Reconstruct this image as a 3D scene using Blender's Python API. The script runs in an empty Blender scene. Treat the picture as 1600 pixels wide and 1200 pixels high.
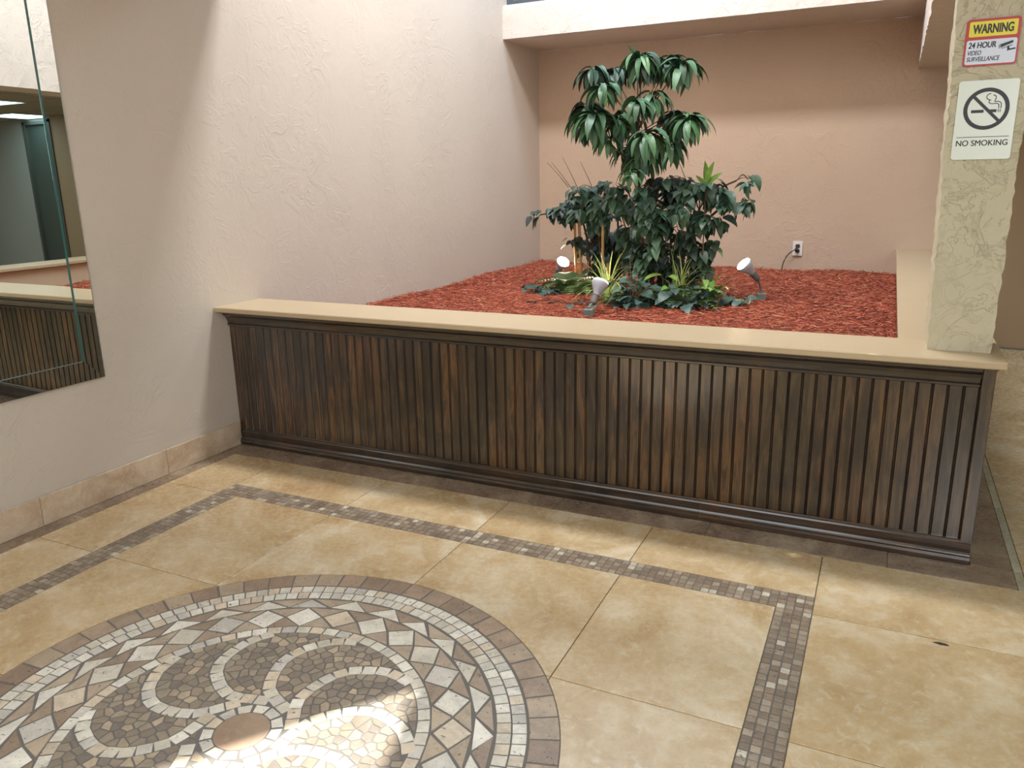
import bpy, bmesh, math, random
import numpy as np
from mathutils import Vector, Matrix

random.seed(7); RNG = np.random.default_rng(7)
PI = math.pi
sc = bpy.context.scene
COL = sc.collection

# ------------------------------------------------------------------ camera
CAM = Vector((2.8881, -2.7495, 1.27842))
cam_d = bpy.data.cameras.new('camera')
cam_d.sensor_width = 36.0
cam_d.lens = 1212.43 / 1600 * 36.0
cam_d.clip_start = 0.05
cam = bpy.data.objects.new('camera', cam_d); COL.objects.link(cam)
Rx = Vector((0.902857, 0.429568, -0.017889)); Ux = Vector((-0.093767, 0.237344, 0.96689)); Fx = Vector((-0.41959, 0.871286, -0.254567))
M = Matrix(((Rx.x, Ux.x, -Fx.x, CAM.x), (Rx.y, Ux.y, -Fx.y, CAM.y), (Rx.z, Ux.z, -Fx.z, CAM.z), (0, 0, 0, 1)))
cam.matrix_world = M
sc.camera = cam

# ------------------------------------------------------------------ view, world, lights
sc.view_settings.view_transform = 'Standard'
sc.view_settings.look = 'None'
sc.view_settings.exposure = 0.0
sc.view_settings.gamma = 1.0
sc.view_settings.use_curve_mapping = False
sc.cycles.caustics_reflective = False

w = bpy.data.worlds.new('sky'); sc.world = w
w.use_nodes = True
bg = w.node_tree.nodes['Background']
bg.inputs[0].default_value = (0.72, 0.85, 1.0, 1); bg.inputs[1].default_value = 1.5

def area(name, loc, rot, sx, sy, power, color):
    l = bpy.data.lights.new(name, 'AREA'); l.shape = 'RECTANGLE'; l.size = sx; l.size_y = sy
    l.energy = power; l.color = color
    o = bpy.data.objects.new(name, l); COL.objects.link(o); o.location = loc; o.rotation_euler = rot
    return o
sun_d = bpy.data.lights.new('sun', 'SUN'); sun_d.energy = 12.0; sun_d.angle = 0.02; sun_d.color = (1.0, 0.97, 0.92)
sun = bpy.data.objects.new('sun', sun_d); COL.objects.link(sun)
SUN_DIR = Vector((-0.25, -0.10, -1.0))
sun.rotation_euler = SUN_DIR.to_track_quat('-Z', 'Y').to_euler()
area('skylight_main', (1.45, 1.02, 4.36), (0, 0, 0), 2.5, 0.50, 160, (0.95, 0.965, 1.0))
area('skylight_rear', (1.2, 2.55, 3.9), (0, 0, 0), 2.0, 0.5, 48, (0.60, 0.78, 1.0))
area('foyer_fill', (1.9, -2.1, 2.38), (0, 0, 0), 2.2, 1.6, 22, (0.90, 0.96, 1.0))  # added fill lamp that brightens the foyer floor
ed = area('lower_wall_fill', (4.0, -4.2, 1.75), (0, 0, 0), 1.8, 0.8, 68, (0.93, 0.96, 1.0)); ed.rotation_euler = (Vector((0, -1.0, .2)) - Vector((4.0, -4.2, 1.75))).to_track_quat('-Z', 'Y').to_euler()  # added fill behind the camera, aimed at the lower left wall
area('corridor_fill', (6.6, 2.3, 2.09), (0, 0, 0), 1.2, 1.2, 12, (0.92, 0.98, 1.0))  # added fill to lift the corridor reflected in the mirror
area('pillar_fill', (4.7, -1.2, 2.09), (0, 0, 0), 1.15, 0.55, 4, (1.0, 0.97, 0.84))  # added fill for the pillar face and right-hand floor

# ------------------------------------------------------------------ helpers
def tag(o, label=None, cat=None, group=None, kind=None):
    if label: o['label'] = label
    if cat: o['category'] = cat
    if group: o['group'] = group
    if kind: o['kind'] = kind
    return o

def link(name, me, mat=None, parent=None, loc=None, rot=None):
    o = bpy.data.objects.new(name, me)
    if mat is not None and me is not None and len(me.materials) == 0:
        for m in (mat if isinstance(mat, (list, tuple)) else [mat]): me.materials.append(m)
    COL.objects.link(o)
    if parent is not None: o.parent = parent
    if loc is not None: o.location = loc
    if rot is not None: o.rotation_euler = rot
    return o

def mesh(name, verts, faces, smooth=False):
    me = bpy.data.meshes.new(name); me.from_pydata([tuple(v) for v in verts], [], faces)
    if smooth:
        me.polygons.foreach_set('use_smooth', [True] * len(me.polygons))
    me.update(); return me

def empty(name, loc=(0, 0, 0), rot=(0, 0, 0)):
    o = bpy.data.objects.new(name, None); o.empty_display_size = 0.05; COL.objects.link(o)
    o.location = loc; o.rotation_euler = rot
    return o

class MB:
    def __init__(s): s.v = []; s.f = []; s.m = []
    def add(s, v, f, mi=0):
        n = len(s.v); s.v += [tuple(q) for q in v]; s.f += [tuple(i + n for i in q) for q in f]; s.m += [mi] * len(f); return s
    def box(s, x0, x1, y0, y1, z0, z1, mi=0):
        return s.add([(x0, y0, z0), (x1, y0, z0), (x1, y1, z0), (x0, y1, z0), (x0, y0, z1), (x1, y0, z1), (x1, y1, z1), (x0, y1, z1)],
                     [(0, 3, 2, 1), (4, 5, 6, 7), (0, 1, 5, 4), (1, 2, 6, 5), (2, 3, 7, 6), (3, 0, 4, 7)], mi)
    def cbox(s, x0, x1, y0, y1, z0, z1, c=0.003, mi=0):      # box with chamfered edges
        pts = []
        for z, i in ((z0, c), (z0 + c, 0), (z1 - c, 0), (z1, c)):
            pts.append([(x0 + i + (c if not i else 0), y0 + i, z), (x1 - i - (c if not i else 0), y0 + i, z), (x1 - i, y0 + i + (c if not i else 0), z), (x1 - i, y1 - i - (c if not i else 0), z),
                        (x1 - i - (c if not i else 0), y1 - i, z), (x0 + i + (c if not i else 0), y1 - i, z), (x0 + i, y1 - i - (c if not i else 0), z), (x0 + i, y0 + i + (c if not i else 0), z)])
        v = [p for r in pts for p in r]; f = [tuple(range(7, -1, -1)), tuple(range(24, 32))]
        for k in range(3):
            for j in range(8): f.append((k * 8 + j, k * 8 + (j + 1) % 8, k * 8 + 8 + (j + 1) % 8, k * 8 + 8 + j))
        return s.add(v, f, mi)
    def tube(s, pts, rad, n=8, mi=0, cap=True):
        pts = [Vector(p) for p in pts]; rs = rad if isinstance(rad, (list, tuple)) else [rad] * len(pts)
        v = []; f = []
        for i, p in enumerate(pts):
            t = (pts[min(i + 1, len(pts) - 1)] - pts[max(i - 1, 0)]).normalized()
            a = t.cross(Vector((0, 0, 1)) if abs(t.z) < .9 else Vector((1, 0, 0))).normalized(); b = t.cross(a)
            for k in range(n):
                q = 2 * PI * k / n; v.append(p + (a * math.cos(q) + b * math.sin(q)) * rs[i])
        for i in range(len(pts) - 1):
            for k in range(n): f.append((i * n + k, i * n + (k + 1) % n, (i + 1) * n + (k + 1) % n, (i + 1) * n + k))
        if cap: f.append(tuple(range(n - 1, -1, -1))); f.append(tuple(range((len(pts) - 1) * n, len(pts) * n)))
        return s.add(v, f, mi)
    def lathe(s, prof, org, axis, n=20, mi=0):
        return s.tube([Vector(org) + Vector(axis).normalized() * h for r, h in prof], [max(r, 1e-4) for r, h in prof], n, mi) if False else s._lathe(prof, org, axis, n, mi)
    def _lathe(s, prof, org, axis, n, mi):
        t = Vector(axis).normalized(); a = t.cross(Vector((0, 0, 1)) if abs(t.z) < .9 else Vector((1, 0, 0))).normalized(); b = t.cross(a)
        v = []; f = []
        for r, h in prof:
            for k in range(n):
                q = 2 * PI * k / n; v.append(Vector(org) + t * h + (a * math.cos(q) + b * math.sin(q)) * max(r, 1e-4))
        for i in range(len(prof) - 1):
            for k in range(n): f.append((i * n + k, i * n + (k + 1) % n, (i + 1) * n + (k + 1) % n, (i + 1) * n + k))
        f.append(tuple(range(n - 1, -1, -1))); f.append(tuple(range((len(prof) - 1) * n, len(prof) * n)))
        return s.add(v, f, mi)
    def prism(s, poly, y0, y1, mi=0):   # poly in (x, z), extruded along y
        n = len(poly); v = [(x, y0, z) for x, z in poly] + [(x, y1, z) for x, z in poly]
        f = [tuple(range(n)), tuple(range(2 * n - 1, n - 1, -1))] + [(i, n + i, n + (i + 1) % n, (i + 1) % n) for i in range(n)]
        return s.add(v, f, mi)
    def build(s, name, mats, parent=None, smooth=False, loc=None, rot=None):
        me = mesh(name, s.v, s.f, smooth)
        mats = mats if isinstance(mats, (list, tuple)) else [mats]
        for m in mats: me.materials.append(m)
        if len(mats) > 1: me.polygons.foreach_set('material_index', s.m)
        return link(name, me, None, parent, loc, rot)

# ------------------------------------------------------------------ materials
def srgb(r, g, b):
    f = lambda c: (c / 12.92 if c <= .04045 else ((c + .055) / 1.055) ** 2.4)
    return (f(r / 255), f(g / 255), f(b / 255), 1)
class N:
    def __init__(s, name):
        s.m = bpy.data.materials.new(name); s.m.use_nodes = True; s.t = s.m.node_tree; s.n = s.t.nodes; s.l = s.t.links
        s.p = s.n['Principled BSDF']
    def new(s, t, **k):
        n = s.n.new(t)
        for a, b in k.items(): setattr(n, a, b)
        return n
    def lk(s, a, b): s.l.new(a, b)
    def coords(s, rnd=0.0, scale=(1, 1, 1), kind='Object'):
        tc = s.new('ShaderNodeTexCoord'); mp = s.new('ShaderNodeMapping'); s.lk(tc.outputs[kind], mp.inputs[0]); mp.inputs['Scale'].default_value = scale
        if rnd:
            oi = s.new('ShaderNodeObjectInfo'); cm = s.new('ShaderNodeVectorMath', operation='SCALE'); cm.inputs[0].default_value = (rnd, rnd * .7, rnd * 1.3)
            s.lk(oi.outputs['Random'], cm.inputs['Scale']); s.lk(cm.outputs[0], mp.inputs['Location'])
        return mp.outputs[0]
    def noise(s, vec, scale, detail=4, rough=.55, dist=0.0):
        n = s.new('ShaderNodeTexNoise'); n.inputs['Scale'].default_value = scale; n.inputs['Detail'].default_value = detail
        n.inputs['Roughness'].default_value = rough; n.inputs['Distortion'].default_value = dist; s.lk(vec, n.inputs['Vector']); return n.outputs['Fac']
    def ramp(s, fac, stops, interp='LINEAR'):
        r = s.new('ShaderNodeValToRGB'); r.color_ramp.interpolation = interp; e = r.color_ramp.elements
        while len(e) < len(stops): e.new(.5)
        for el, (p, c) in zip(e, stops): el.position = p; el.color = c if len(c) == 4 else (*c, 1)
        s.lk(fac, r.inputs[0]); return r.outputs[0]
    def mix(s, fac, a, b, mode='MIX'):
        m = s.new('ShaderNodeMix', data_type='RGBA', blend_type=mode)
        if isinstance(fac, (int, float)): m.inputs[0].default_value = fac
        else: s.lk(fac, m.inputs[0])
        for i, q in ((6, a), (7, b)):
            if isinstance(q, tuple): m.inputs[i].default_value = q
            else: s.lk(q, m.inputs[i])
        return m.outputs[2]
    def math(s, op, a, b=None):
        m = s.new('ShaderNodeMath', operation=op)
        for i, q in ((0, a), (1, b)):
            if q is None: continue
            if isinstance(q, (int, float)): m.inputs[i].default_value = q
            else: s.lk(q, m.inputs[i])
        return m.outputs[0]
    def bump(s, h, strength, dist):
        b = s.new('ShaderNodeBump'); b.inputs['Strength'].default_value = strength; b.inputs['Distance'].default_value = dist
        s.lk(h, b.inputs['Height']); s.lk(b.outputs[0], s.p.inputs['Normal'])
    def base(s, c):
        if isinstance(c, tuple): s.p.inputs['Base Color'].default_value = c
        else: s.lk(c, s.p.inputs['Base Color'])
    def rough(s, v):
        if isinstance(v, (int, float)): s.p.inputs['Roughness'].default_value = v
        else: s.lk(v, s.p.inputs['Roughness'])
G = lambda v: (v, v, v, 1)

def plain(name, c, rough=.5, metal=0.0, spec=None):
    n = N(name); n.base(c if len(c) == 4 else (*c, 1)); n.rough(rough); n.p.inputs['Metallic'].default_value = metal
    return n.m
def emis(name, c, st):
    n = N(name); n.base((*c[:3], 1)); n.p.inputs['Emission Color'].default_value = (*c[:3], 1); n.p.inputs['Emission Strength'].default_value = st
    return n.m

def plaster(name, col, amount=1.0, scale=1.0):
    n = N(name); v = n.coords()
    big = n.noise(v, 1.3, 3)
    n.base(n.mix(big, tuple(c * .94 for c in col[:3]) + (1,), tuple(min(1, c * 1.05) for c in col[:3]) + (1,)))
    n.rough(.62)
    a = n.noise(v, 7.0 * scale, 5, .62, 1.2)
    pl = n.ramp(a, [(.0, G(0)), (.50, G(0.0)), (.535, G(.75)), (.60, G(.85)), (.615, G(.2)), (.70, G(.3))])
    b = n.noise(v, 16.0 * scale, 5, .6, 2.0)
    p2 = n.ramp(b, [(.0, G(0)), (.56, G(0)), (.58, G(.7)), (.66, G(.4)), (.68, G(0))])
    mask = n.ramp(n.noise(v, 2.2, 2), [(.35, G(.15)), (.65, G(1))])
    h = n.math('MULTIPLY', n.math('ADD', pl, n.math('MULTIPLY', p2, .7)), mask)
    h = n.math('ADD', h, n.math('MULTIPLY', n.noise(v, 60, 3), .25))
    n.bump(h, .55 * amount, .006)
    return n.m

WALL = srgb(200, 189, 176)
M_wall = plaster('plaster_cream_peach', WALL, 0.65)
M_wall_back = plaster('plaster_peach_smoother', srgb(200, 176, 154), 0.8)
M_pillar = plaster('plaster_pillar', srgb(202, 194, 166), 1.4, .75)
M_beam = plaster('plaster_beam', srgb(208, 198, 188), 1.0)
M_wall_far = plain('wall_tan_dimmed', srgb(168, 142, 112), .7)  # low corridor light put into the colour as a darker tan
M_wall_grey = plain('painted_wall_grey', srgb(172, 174, 168), .7)
M_ledge = N('ledge_paint')
v_ = M_ledge.coords(); M_ledge.base(M_ledge.mix(M_ledge.noise(v_, 6, 4), srgb(186, 166, 134), srgb(196, 176, 144))); M_ledge.rough(.32)
M_ledge.bump(M_ledge.noise(v_, 30, 2), .08, .002); M_ledge = M_ledge.m

def travertine(name, lo, mid, hi, dark, rough=.22, scale=1.0, pits=False, rnd=13.0):
    n = N(name); v = n.coords(rnd)
    a = n.noise(v, 3.2 * scale, 8, .62, 1.0); b = n.noise(v, 11 * scale, 8, .7, 1.6)
    c = n.ramp(a, [(.28, dark), (.42, lo), (.52, mid), (.66, hi)])
    vein = n.ramp(b, [(.38, G(.0)), (.44, G(.15)), (.5, G(.0)), (.60, G(0)), (.66, G(.55)), (.74, G(0))])
    c = n.mix(vein, c, hi)
    m2_ = n.noise(v, 26 * scale, 6, .68, .8)
    c = n.mix(n.ramp(m2_, [(.34, G(.55)), (.46, G(0)), (.56, G(0)), (.64, G(.0))]), c, lo); c = n.mix(n.ramp(m2_, [(.54, G(0)), (.64, G(.6))]), c, hi)
    fine = n.noise(v, 45 * scale, 6, .7)
    c = n.mix(n.ramp(fine, [(.3, G(.3)), (.42, G(0))]), c, dark)
    if pits:
        pt = n.ramp(n.noise(v, 90, 3, .6, .5), [(.30, G(1)), (.36, G(0))])
        c = n.mix(pt, c, tuple(q * .3 for q in dark[:3]) + (1,))
    n.base(c); n.rough(n.ramp(fine, [(.3, G(rough + .15)), (.6, G(rough))]))
    n.bump(fine, .06, .001)
    return n.m
M_tile = travertine('beige_marble_tile', srgb(196, 168, 124), srgb(206, 181, 140), srgb(226, 209, 178), srgb(178, 144, 102), .22)
M_strip = travertine('brown_marble_strip', srgb(132, 112, 94), srgb(148, 128, 108), srgb(180, 162, 138), srgb(104, 84, 68), .25, 1.4)
M_skirt = travertine('baseboard_marble', srgb(186, 162, 136), srgb(200, 180, 154), srgb(214, 198, 176), srgb(166, 138, 112), .35, 1.6)
M_light_strip = travertine('pale_marble_strip', srgb(176, 168, 142), srgb(190, 182, 156), srgb(205, 198, 176), srgb(150, 140, 116), .25, 1.4)
def variants(name, cols, **k):
    out = []
    for i, c in enumerate(cols):
        c = srgb(*c); s = lambda f: tuple(min(1, q * f) for q in c[:3]) + (1,)
        out.append(travertine('%s_%d' % (name, i), s(.86), c, s(1.18), s(.66), **k))
    return out
V_white = variants('ivory_stone', [(226, 220, 204), (214, 206, 188), (234, 228, 214), (218, 202, 178), (206, 200, 188)], rough=.3, scale=3, pits=True)
V_brown = variants('tan_stone', [(166, 146, 124), (178, 160, 138), (156, 136, 116), (186, 168, 144)], rough=.3, scale=3, pits=True)
V_outer = variants('walnut_stone', [(166, 144, 122), (178, 158, 134), (152, 130, 110), (172, 148, 124)], rough=.3, scale=3, pits=True)
V_frag = variants('taupe_chip', [(150, 136, 118), (160, 146, 126), (138, 126, 112), (170, 152, 130), (130, 120, 110), (186, 168, 142)], rough=.3, scale=4)
V_tess = variants('tessera_stone', [(152, 136, 116), (166, 150, 130), (138, 120, 102), (178, 162, 140), (156, 136, 114), (208, 198, 176)], rough=.35, scale=6, pits=True)
M_grout_dark = plain('dark_grout', srgb(116, 112, 106), .85)
M_grout_floor = plain('floor_grout', srgb(96, 78, 56), .85)
M_disc = travertine('round_centre_stone', srgb(158, 134, 112), srgb(168, 144, 122), srgb(178, 154, 132), srgb(146, 122, 100), .28, 1.2)

def wood(name, a, b, c, axis='z'):
    n = N(name)
    sc_ = {'z': (11, 11, 0.9), 'x': (0.9, 11, 11)}[axis]
    v = n.coords(17.0, sc_)
    g = n.noise(v, 2.3, 6, .6, 1.6)
    fine = n.noise(n.coords(5.0, {'z': (60, 60, 2.2), 'x': (2.2, 60, 60)}[axis]), 2.5, 5, .6, .4)
    cc = n.ramp(g, [(.28, a), (.45, b), (.56, c), (.72, a)])
    oi = n.new('ShaderNodeObjectInfo')
    tint = n.ramp(oi.outputs['Random'], [(0, srgb(150, 148, 152)), (.25, srgb(255, 236, 208)), (.5, srgb(192, 172, 156)), (.75, srgb(232, 212, 180)), (1, srgb(160, 166, 176))])
    cc = n.mix(.85, cc, tint, 'MULTIPLY'); cc = n.mix(1.0, cc, G(.60), 'MULTIPLY')
    # patches shared across neighbouring boards (world position)
    geo = n.new('ShaderNodeNewGeometry'); mp = n.new('ShaderNodeMapping'); mp.inputs['Scale'].default_value = (3.4, 1, 1.3); n.lk(geo.outputs['Position'], mp.inputs[0])
    patch = n.ramp(n.noise(mp.outputs[0], 1.6, 5, .6, .8), [(.36, srgb(88, 88, 98)), (.5, G(.7)), (.62, srgb(255, 220, 178))])
    cc = n.mix(.8, cc, patch, 'MULTIPLY')
    knot = n.ramp(n.noise(mp.outputs[0], 7.0, 2, .5, .3), [(.22, G(.3)), (.3, G(1))])
    cc = n.mix(.7, cc, knot, 'MULTIPLY')
    cc = n.mix(n.ramp(fine, [(.35, G(.45)), (.55, G(0))]), cc, (0.012, 0.008, 0.006, 1))
    n.base(cc); n.rough(n.ramp(fine, [(.3, G(.38)), (.7, G(.26))]))
    n.p.inputs['Coat Weight'].default_value = 1.0; n.p.inputs['Coat Roughness'].default_value = .15; n.p.inputs['Coat IOR'].default_value = 1.6
    n.bump(fine, .15, .001)
    return n.m
M_wood = wood('stained_pine_vertical', srgb(46, 34, 27), srgb(88, 68, 52), srgb(150, 122, 88), 'z')
M_wood_x = wood('stained_pine_horizontal', srgb(62, 50, 42), srgb(90, 74, 62), srgb(118, 98, 80), 'x')

# ------------------------------------------------------------------ boolean helper
def cut(o, cutter):
    m = o.modifiers.new('b', 'BOOLEAN'); m.operation = 'DIFFERENCE'; m.object = cutter; m.solver = 'EXACT'
    dg = bpy.context.evaluated_depsgraph_get(); me = bpy.data.meshes.new_from_object(o.evaluated_get(dg)); o.modifiers.clear(); old = o.data; o.data = me; me.name = old.name

# ------------------------------------------------------------------ room shell
XE, YS, ZC, ZT, ZF = 9.0, -5.0, 2.12, 4.4, 2.42
def struct(name, mb, mat, label=None):
    o = mb.build(name, mat); o['kind'] = 'structure'
    if label: o['label'] = label
    return o
struct('wall_left', MB().box(-.15, 0, YS, 4.0, -.05, ZT), M_wall)
struct('wall_back', MB().box(0, 3.27, 3.9, 4.05, -.05, 2.35), M_wall_back)
struct('wall_corridor', MB().box(3.27, 6.2, 3.9, 4.05, -.05, 2.35), M_wall_far)
struct('wall_back_far', MB().box(6.2, XE, 3.9, 4.05, 2.08, 2.35).box(7.12, XE, 3.9, 4.05, -.05, 2.08), M_wall_grey)
d1 = struct('door_1', MB().cbox(6.24, 7.10, 3.93, 3.98, 0, 2.06), plain('door_grey_green', srgb(84, 92, 86), .5))
MB().box(6.2, 6.24, 3.885, 4.0, 0, 2.08).box(7.08, 7.12, 3.885, 4.0, 0, 2.08).box(6.2, 7.12, 3.885, 4.0, 2.05, 2.09).build('door_frame', plain('door_frame_grey', srgb(90, 92, 86), .5), d1)
MB().lathe([(.012, 0), (.012, .03), (.025, .035), (.025, .06), (.01, .065)], (6.34, 3.93, .98), (0, -1, 0)).build('door_handle', plain('steel', (.5, .5, .5), .3, 1), d1)
struct('wall_right', MB().box(XE, XE + .15, YS, 4.05, -.05, 2.35), M_wall_far)
struct('wall_front', MB().box(-.15, XE + .15, YS - .15, YS, -.05, 2.35), M_wall_far)
# plain baseboard of the corridor
struct('baseboard_back', MB().cbox(3.26, 6.44, 3.885, 3.9, 0, .012, .002), M_grout_dark)

# ceiling over the foyer with an added opening, shaped to cast the sun patch
hole = [Vector(p) for p in ((1.90, -1.27), (1.22, -2.14), (.85, -3.3), (2.3, -3.4), (2.12, -2.0))]
off = Vector((-SUN_DIR.x, -SUN_DIR.y)) * ZF
ceil = struct('ceiling', MB().box(-.1, 3.30, YS, .2, ZF, ZF + .08), plain('ceiling_paint', srgb(226, 218, 204), .8))
ct = MB(); hp = [(p.x + off.x, p.y + off.y) for p in hole]
ct.add([(x, y, ZF - .1) for x, y in hp] + [(x, y, ZF + .3) for x, y in hp], [(4, 3, 2, 1, 0), (5, 6, 7, 8, 9)] + [(i, (i + 1) % 5, 5 + (i + 1) % 5, 5 + i) for i in range(5)])
cto = ct.build('tmp', M_wall); bpy.context.view_layer.update(); cut(ceil, cto); bpy.data.objects.remove(cto)
M_ct = N('acoustic_tile'); v_ = M_ct.coords(9); M_ct.base(M_ct.mix(M_ct.noise(v_, 120, 3), srgb(150, 142, 130), srgb(186, 178, 164))); M_ct.rough(.9); M_ct = M_ct.m
cs = struct('ceiling_suspended', MB().box(3.25, XE, YS, 3.9, ZC + .012, ZC + .05), plain('ceiling_void', srgb(80, 76, 70), .9))
M_fluor = emis('fluorescent_diffuser', (0.62, 0.95, 1.0), 5.5)
FL = [(6, 7), (4, 4), (2, 0), (5, -2)]
for i in range(9):
    for j in range(-4, 8):
        x0 = 3.27 + i * .62; y0 = -.98 + j * .61
        if (i, j + 0) in [(5, 7), (3, 5), (6, 3), (4, 0), (1, -2)]:
            t = empty('ceiling_light', (x0 + .3, y0 + .3, ZC))
            lbl = {(5, 7): 'ceiling light panel by the back wall, seen in the mirror', (3, 5): 'nearer ceiling light panel seen at the left of the mirror', (6, 3): 'ceiling light panel far along the corridor', (4, 0): 'ceiling light panel over the middle of the corridor', (1, -2): 'ceiling light panel beside the planter end'}[(i, j)]
            tag(t, 'flush cyan-white ' + lbl, 'ceiling light')
            MB().box(-.30, .30, -.295, -.28, -.004, .01).box(-.30, .30, .28, .295, -.004, .01).box(-.30, -.285, -.28, .28, -.004, .01).box(.285, .30, -.28, .28, -.004, .01).build('frame', plain('light_frame', srgb(190, 190, 186), .5), t)
            MB().box(-.285, .285, -.28, .28, 0, .008).build('diffuser', M_fluor, t)
        elif y0 + .6 < 3.92 and x0 + .6 < XE:
            MB().box(x0, x0 + .605, y0, y0 + .595, ZC, ZC + .011).build('ceiling_tile', M_ct, cs)

# light well: header, side beam, back beam, roof
struct('wall_well_front', MB().box(0, 3.25, .1, .3, ZF - .04, ZT), M_wall)
struct('trim_1', MB().box(3.25, 3.33, YS, .1, ZC, ZF + .08), M_wall)
def rough_beam(name, x0, x1, y0, y1, z0, z1, mat, nx, ny, nz, amp, seed=0, xl=None):
    """box with subdivided, slightly uneven trowelled edges"""
    bm = bmesh.new()
    def grid(a, b, n): return [a + (b - a) * i / n for i in range(n + 1)]
    X, Y, Z = grid(x0, x1, nx), grid(y0, y1, ny), grid(z0, z1, nz); vs = {}
    rr = np.random.default_rng(seed)
    def V(i, j, k):
        q = (i, j, k)
        if q not in vs:
            x, y, z = X[i], Y[j], Z[k]
            ext = (i in (0, nx)) + (j in (0, ny)) + (k in (0, nz))
            a = amp * (1.0 if ext >= 2 else .25); r = rr.uniform(-1, 1, 3) * a
            if xl: x = x + xl(x, z)
            vs[q] = bm.verts.new((x + r[0] * (i not in (0,) or ext < 3), y + r[1], z + r[2] * (0 < k < nz)))
        return vs[q]
    for i in range(nx):
        for j in range(ny):
            bm.faces.new((V(i, j, 0), V(i, j + 1, 0), V(i + 1, j + 1, 0), V(i + 1, j, 0))); bm.faces.new((V(i, j, nz), V(i + 1, j, nz), V(i + 1, j + 1, nz), V(i, j + 1, nz)))
        for k in range(nz):
            bm.faces.new((V(i, 0, k), V(i + 1, 0, k), V(i + 1, 0, k + 1), V(i, 0, k + 1))); bm.faces.new((V(i, ny, k), V(i, ny, k + 1), V(i + 1, ny, k + 1), V(i + 1, ny, k)))
    for j in range(ny):
        for k in range(nz):
            bm.faces.new((V(0, j, k), V(0, j, k + 1), V(0, j + 1, k + 1), V(0, j + 1, k))); bm.faces.new((V(nx, j, k), V(nx, j + 1, k), V(nx, j + 1, k + 1), V(nx, j, k + 1)))
    me = bpy.data.meshes.new(name); bm.to_mesh(me); bm.free(); me.polygons.foreach_set('use_smooth', [False] * len(me.polygons))
    o = link(name, me, mat); o['kind'] = 'structure'; return o
rough_beam('beam_side', 2.97, 3.25, .3, 3.9, 1.995, ZT, M_beam, 3, 60, 30, .004, 1)
rough_beam('beam_back', 0.0, 2.97, 3.2, 3.9, 2.35, 2.566, M_beam, 50, 8, 4, .003, 2)
rough_beam('pillar', 3.039, 3.221, .1, .3, .713, 2.38, M_pillar, 8, 8, 80, .0035, 3, xl=lambda x, z: -.028 * (z - .713) / 1.06 * (3.221 - x) / .182)
struct('wall_well_back', MB().box(0, 2.97, 3.55, 3.9, 3.35, ZT), M_wall)
struct('roof', MB().box(-.15, 3.4, .1, 4.6, ZT, ZT + .1), M_wall)
w1 = MB().box(0, .03, 3.28, 3.34, 2.575, 3.35).box(2.94, 2.97, 3.28, 3.34, 2.575, 3.35).box(.03, 2.94, 3.28, 3.34, 2.598, 2.64).box(.03, 2.94, 3.28, 3.34, 3.3, 3.35).box(1.45, 1.49, 3.28, 3.34, 2.64, 3.3).build('window_1', plain('window_frame_dark', srgb(74, 82, 88), .4)); w1['kind'] = 'structure'
MB().box(0.0, 2.97, 3.215, 3.40, 2.568, 2.598).build('window_sill', plain('sill_white', srgb(220, 214, 206), .5), w1)
gl = N('window_glass'); gl.p.inputs['Transmission Weight'].default_value = 1; gl.rough(0.0); gl.p.inputs['IOR'].default_value = 1.05
MB().box(.03, 1.45, 3.305, 3.311, 2.64, 3.3).build('pane', gl.m, w1); MB().box(1.49, 2.94, 3.305, 3.311, 2.64, 3.3).build('pane', gl.m, w1)

# ------------------------------------------------------------------ floor
floor = struct('floor', MB().box(0, XE, YS, 3.9, -.06, -.003), M_grout_floor, None)
def slab(name, poly, mat, parent, z=0.0, th=.012, ch=.0015, smooth=False):
    """a flat stone piece: polygon (CCW) with a small chamfer"""
    n = len(poly); cx = sum(p[0] for p in poly) / n; cy = sum(p[1] for p in poly) / n
    def ins(p):
        d = math.hypot(p[0] - cx, p[1] - cy); f = max(.5, 1 - ch * 1.4 / max(d, 1e-6)); return (cx + (p[0] - cx) * f, cy + (p[1] - cy) * f)
    v = [(p[0], p[1], z - th) for p in poly] + [(p[0], p[1], z - ch * .6) for p in poly] + [(*ins(p), z) for p in poly]
    f = [tuple(range(2 * n, 3 * n))]
    for k in (0, 1): f += [(k * n + i, k * n + (i + 1) % n, (k + 1) * n + (i + 1) % n, (k + 1) * n + i) for i in range(n)]
    if name is None: return v, f
    me = mesh(name, v, f); return link(name, me, mat, parent)
def rect(x0, x1, y0, y1, g=.0015): return [(x0 + g, y0 + g), (x1 - g, y0 + g), (x1 - g, y1 - g), (x0 + g, y1 - g)]
S = .6; X3 = 2.788; XL = X3 - 4 * S; W = .1035; YI = -.493; YO = YI + W
MC = (1.588, -1.593); MR = .771
xi0, xi1 = XL + W, X3 - W; yi1 = YI; yi0 = YI - 4 * S + 2 * W - 0.0
yb0 = yi0 - W                                # outer bottom edge of the mosaic border
def tiles(xs, ys, cutme=False):
    for a, b in zip(xs[:-1], xs[1:]):
        for c, d in zip(ys[:-1], ys[1:]):
            nearx = min(max(MC[0], a), b); neary = min(max(MC[1], c), d)
            o = slab('stone_tile', rect(a, b, c, d), M_tile, floor)
            if cutme and math.hypot(nearx - MC[0], neary - MC[1]) < MR: cutlist.append(o)
cutlist = []
tiles([xi0, .988, 1.588, 2.188, xi1], [yi0, -2.293, -1.693, -1.093, yi1], True)
tiles([.089, XL], [-5.0 + .2, -4.093 + .0, -3.493, -2.893, -2.293, -1.693, -1.093, YI, -.091])
tiles([XL, XL + S, XL + 2 * S, XL + 3 * S, X3], [YO, -.091])
tiles([XL, XL + S, XL + 2 * S, XL + 3 * S, X3], [-4.8, -4.093, -3.493, yb0])
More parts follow.
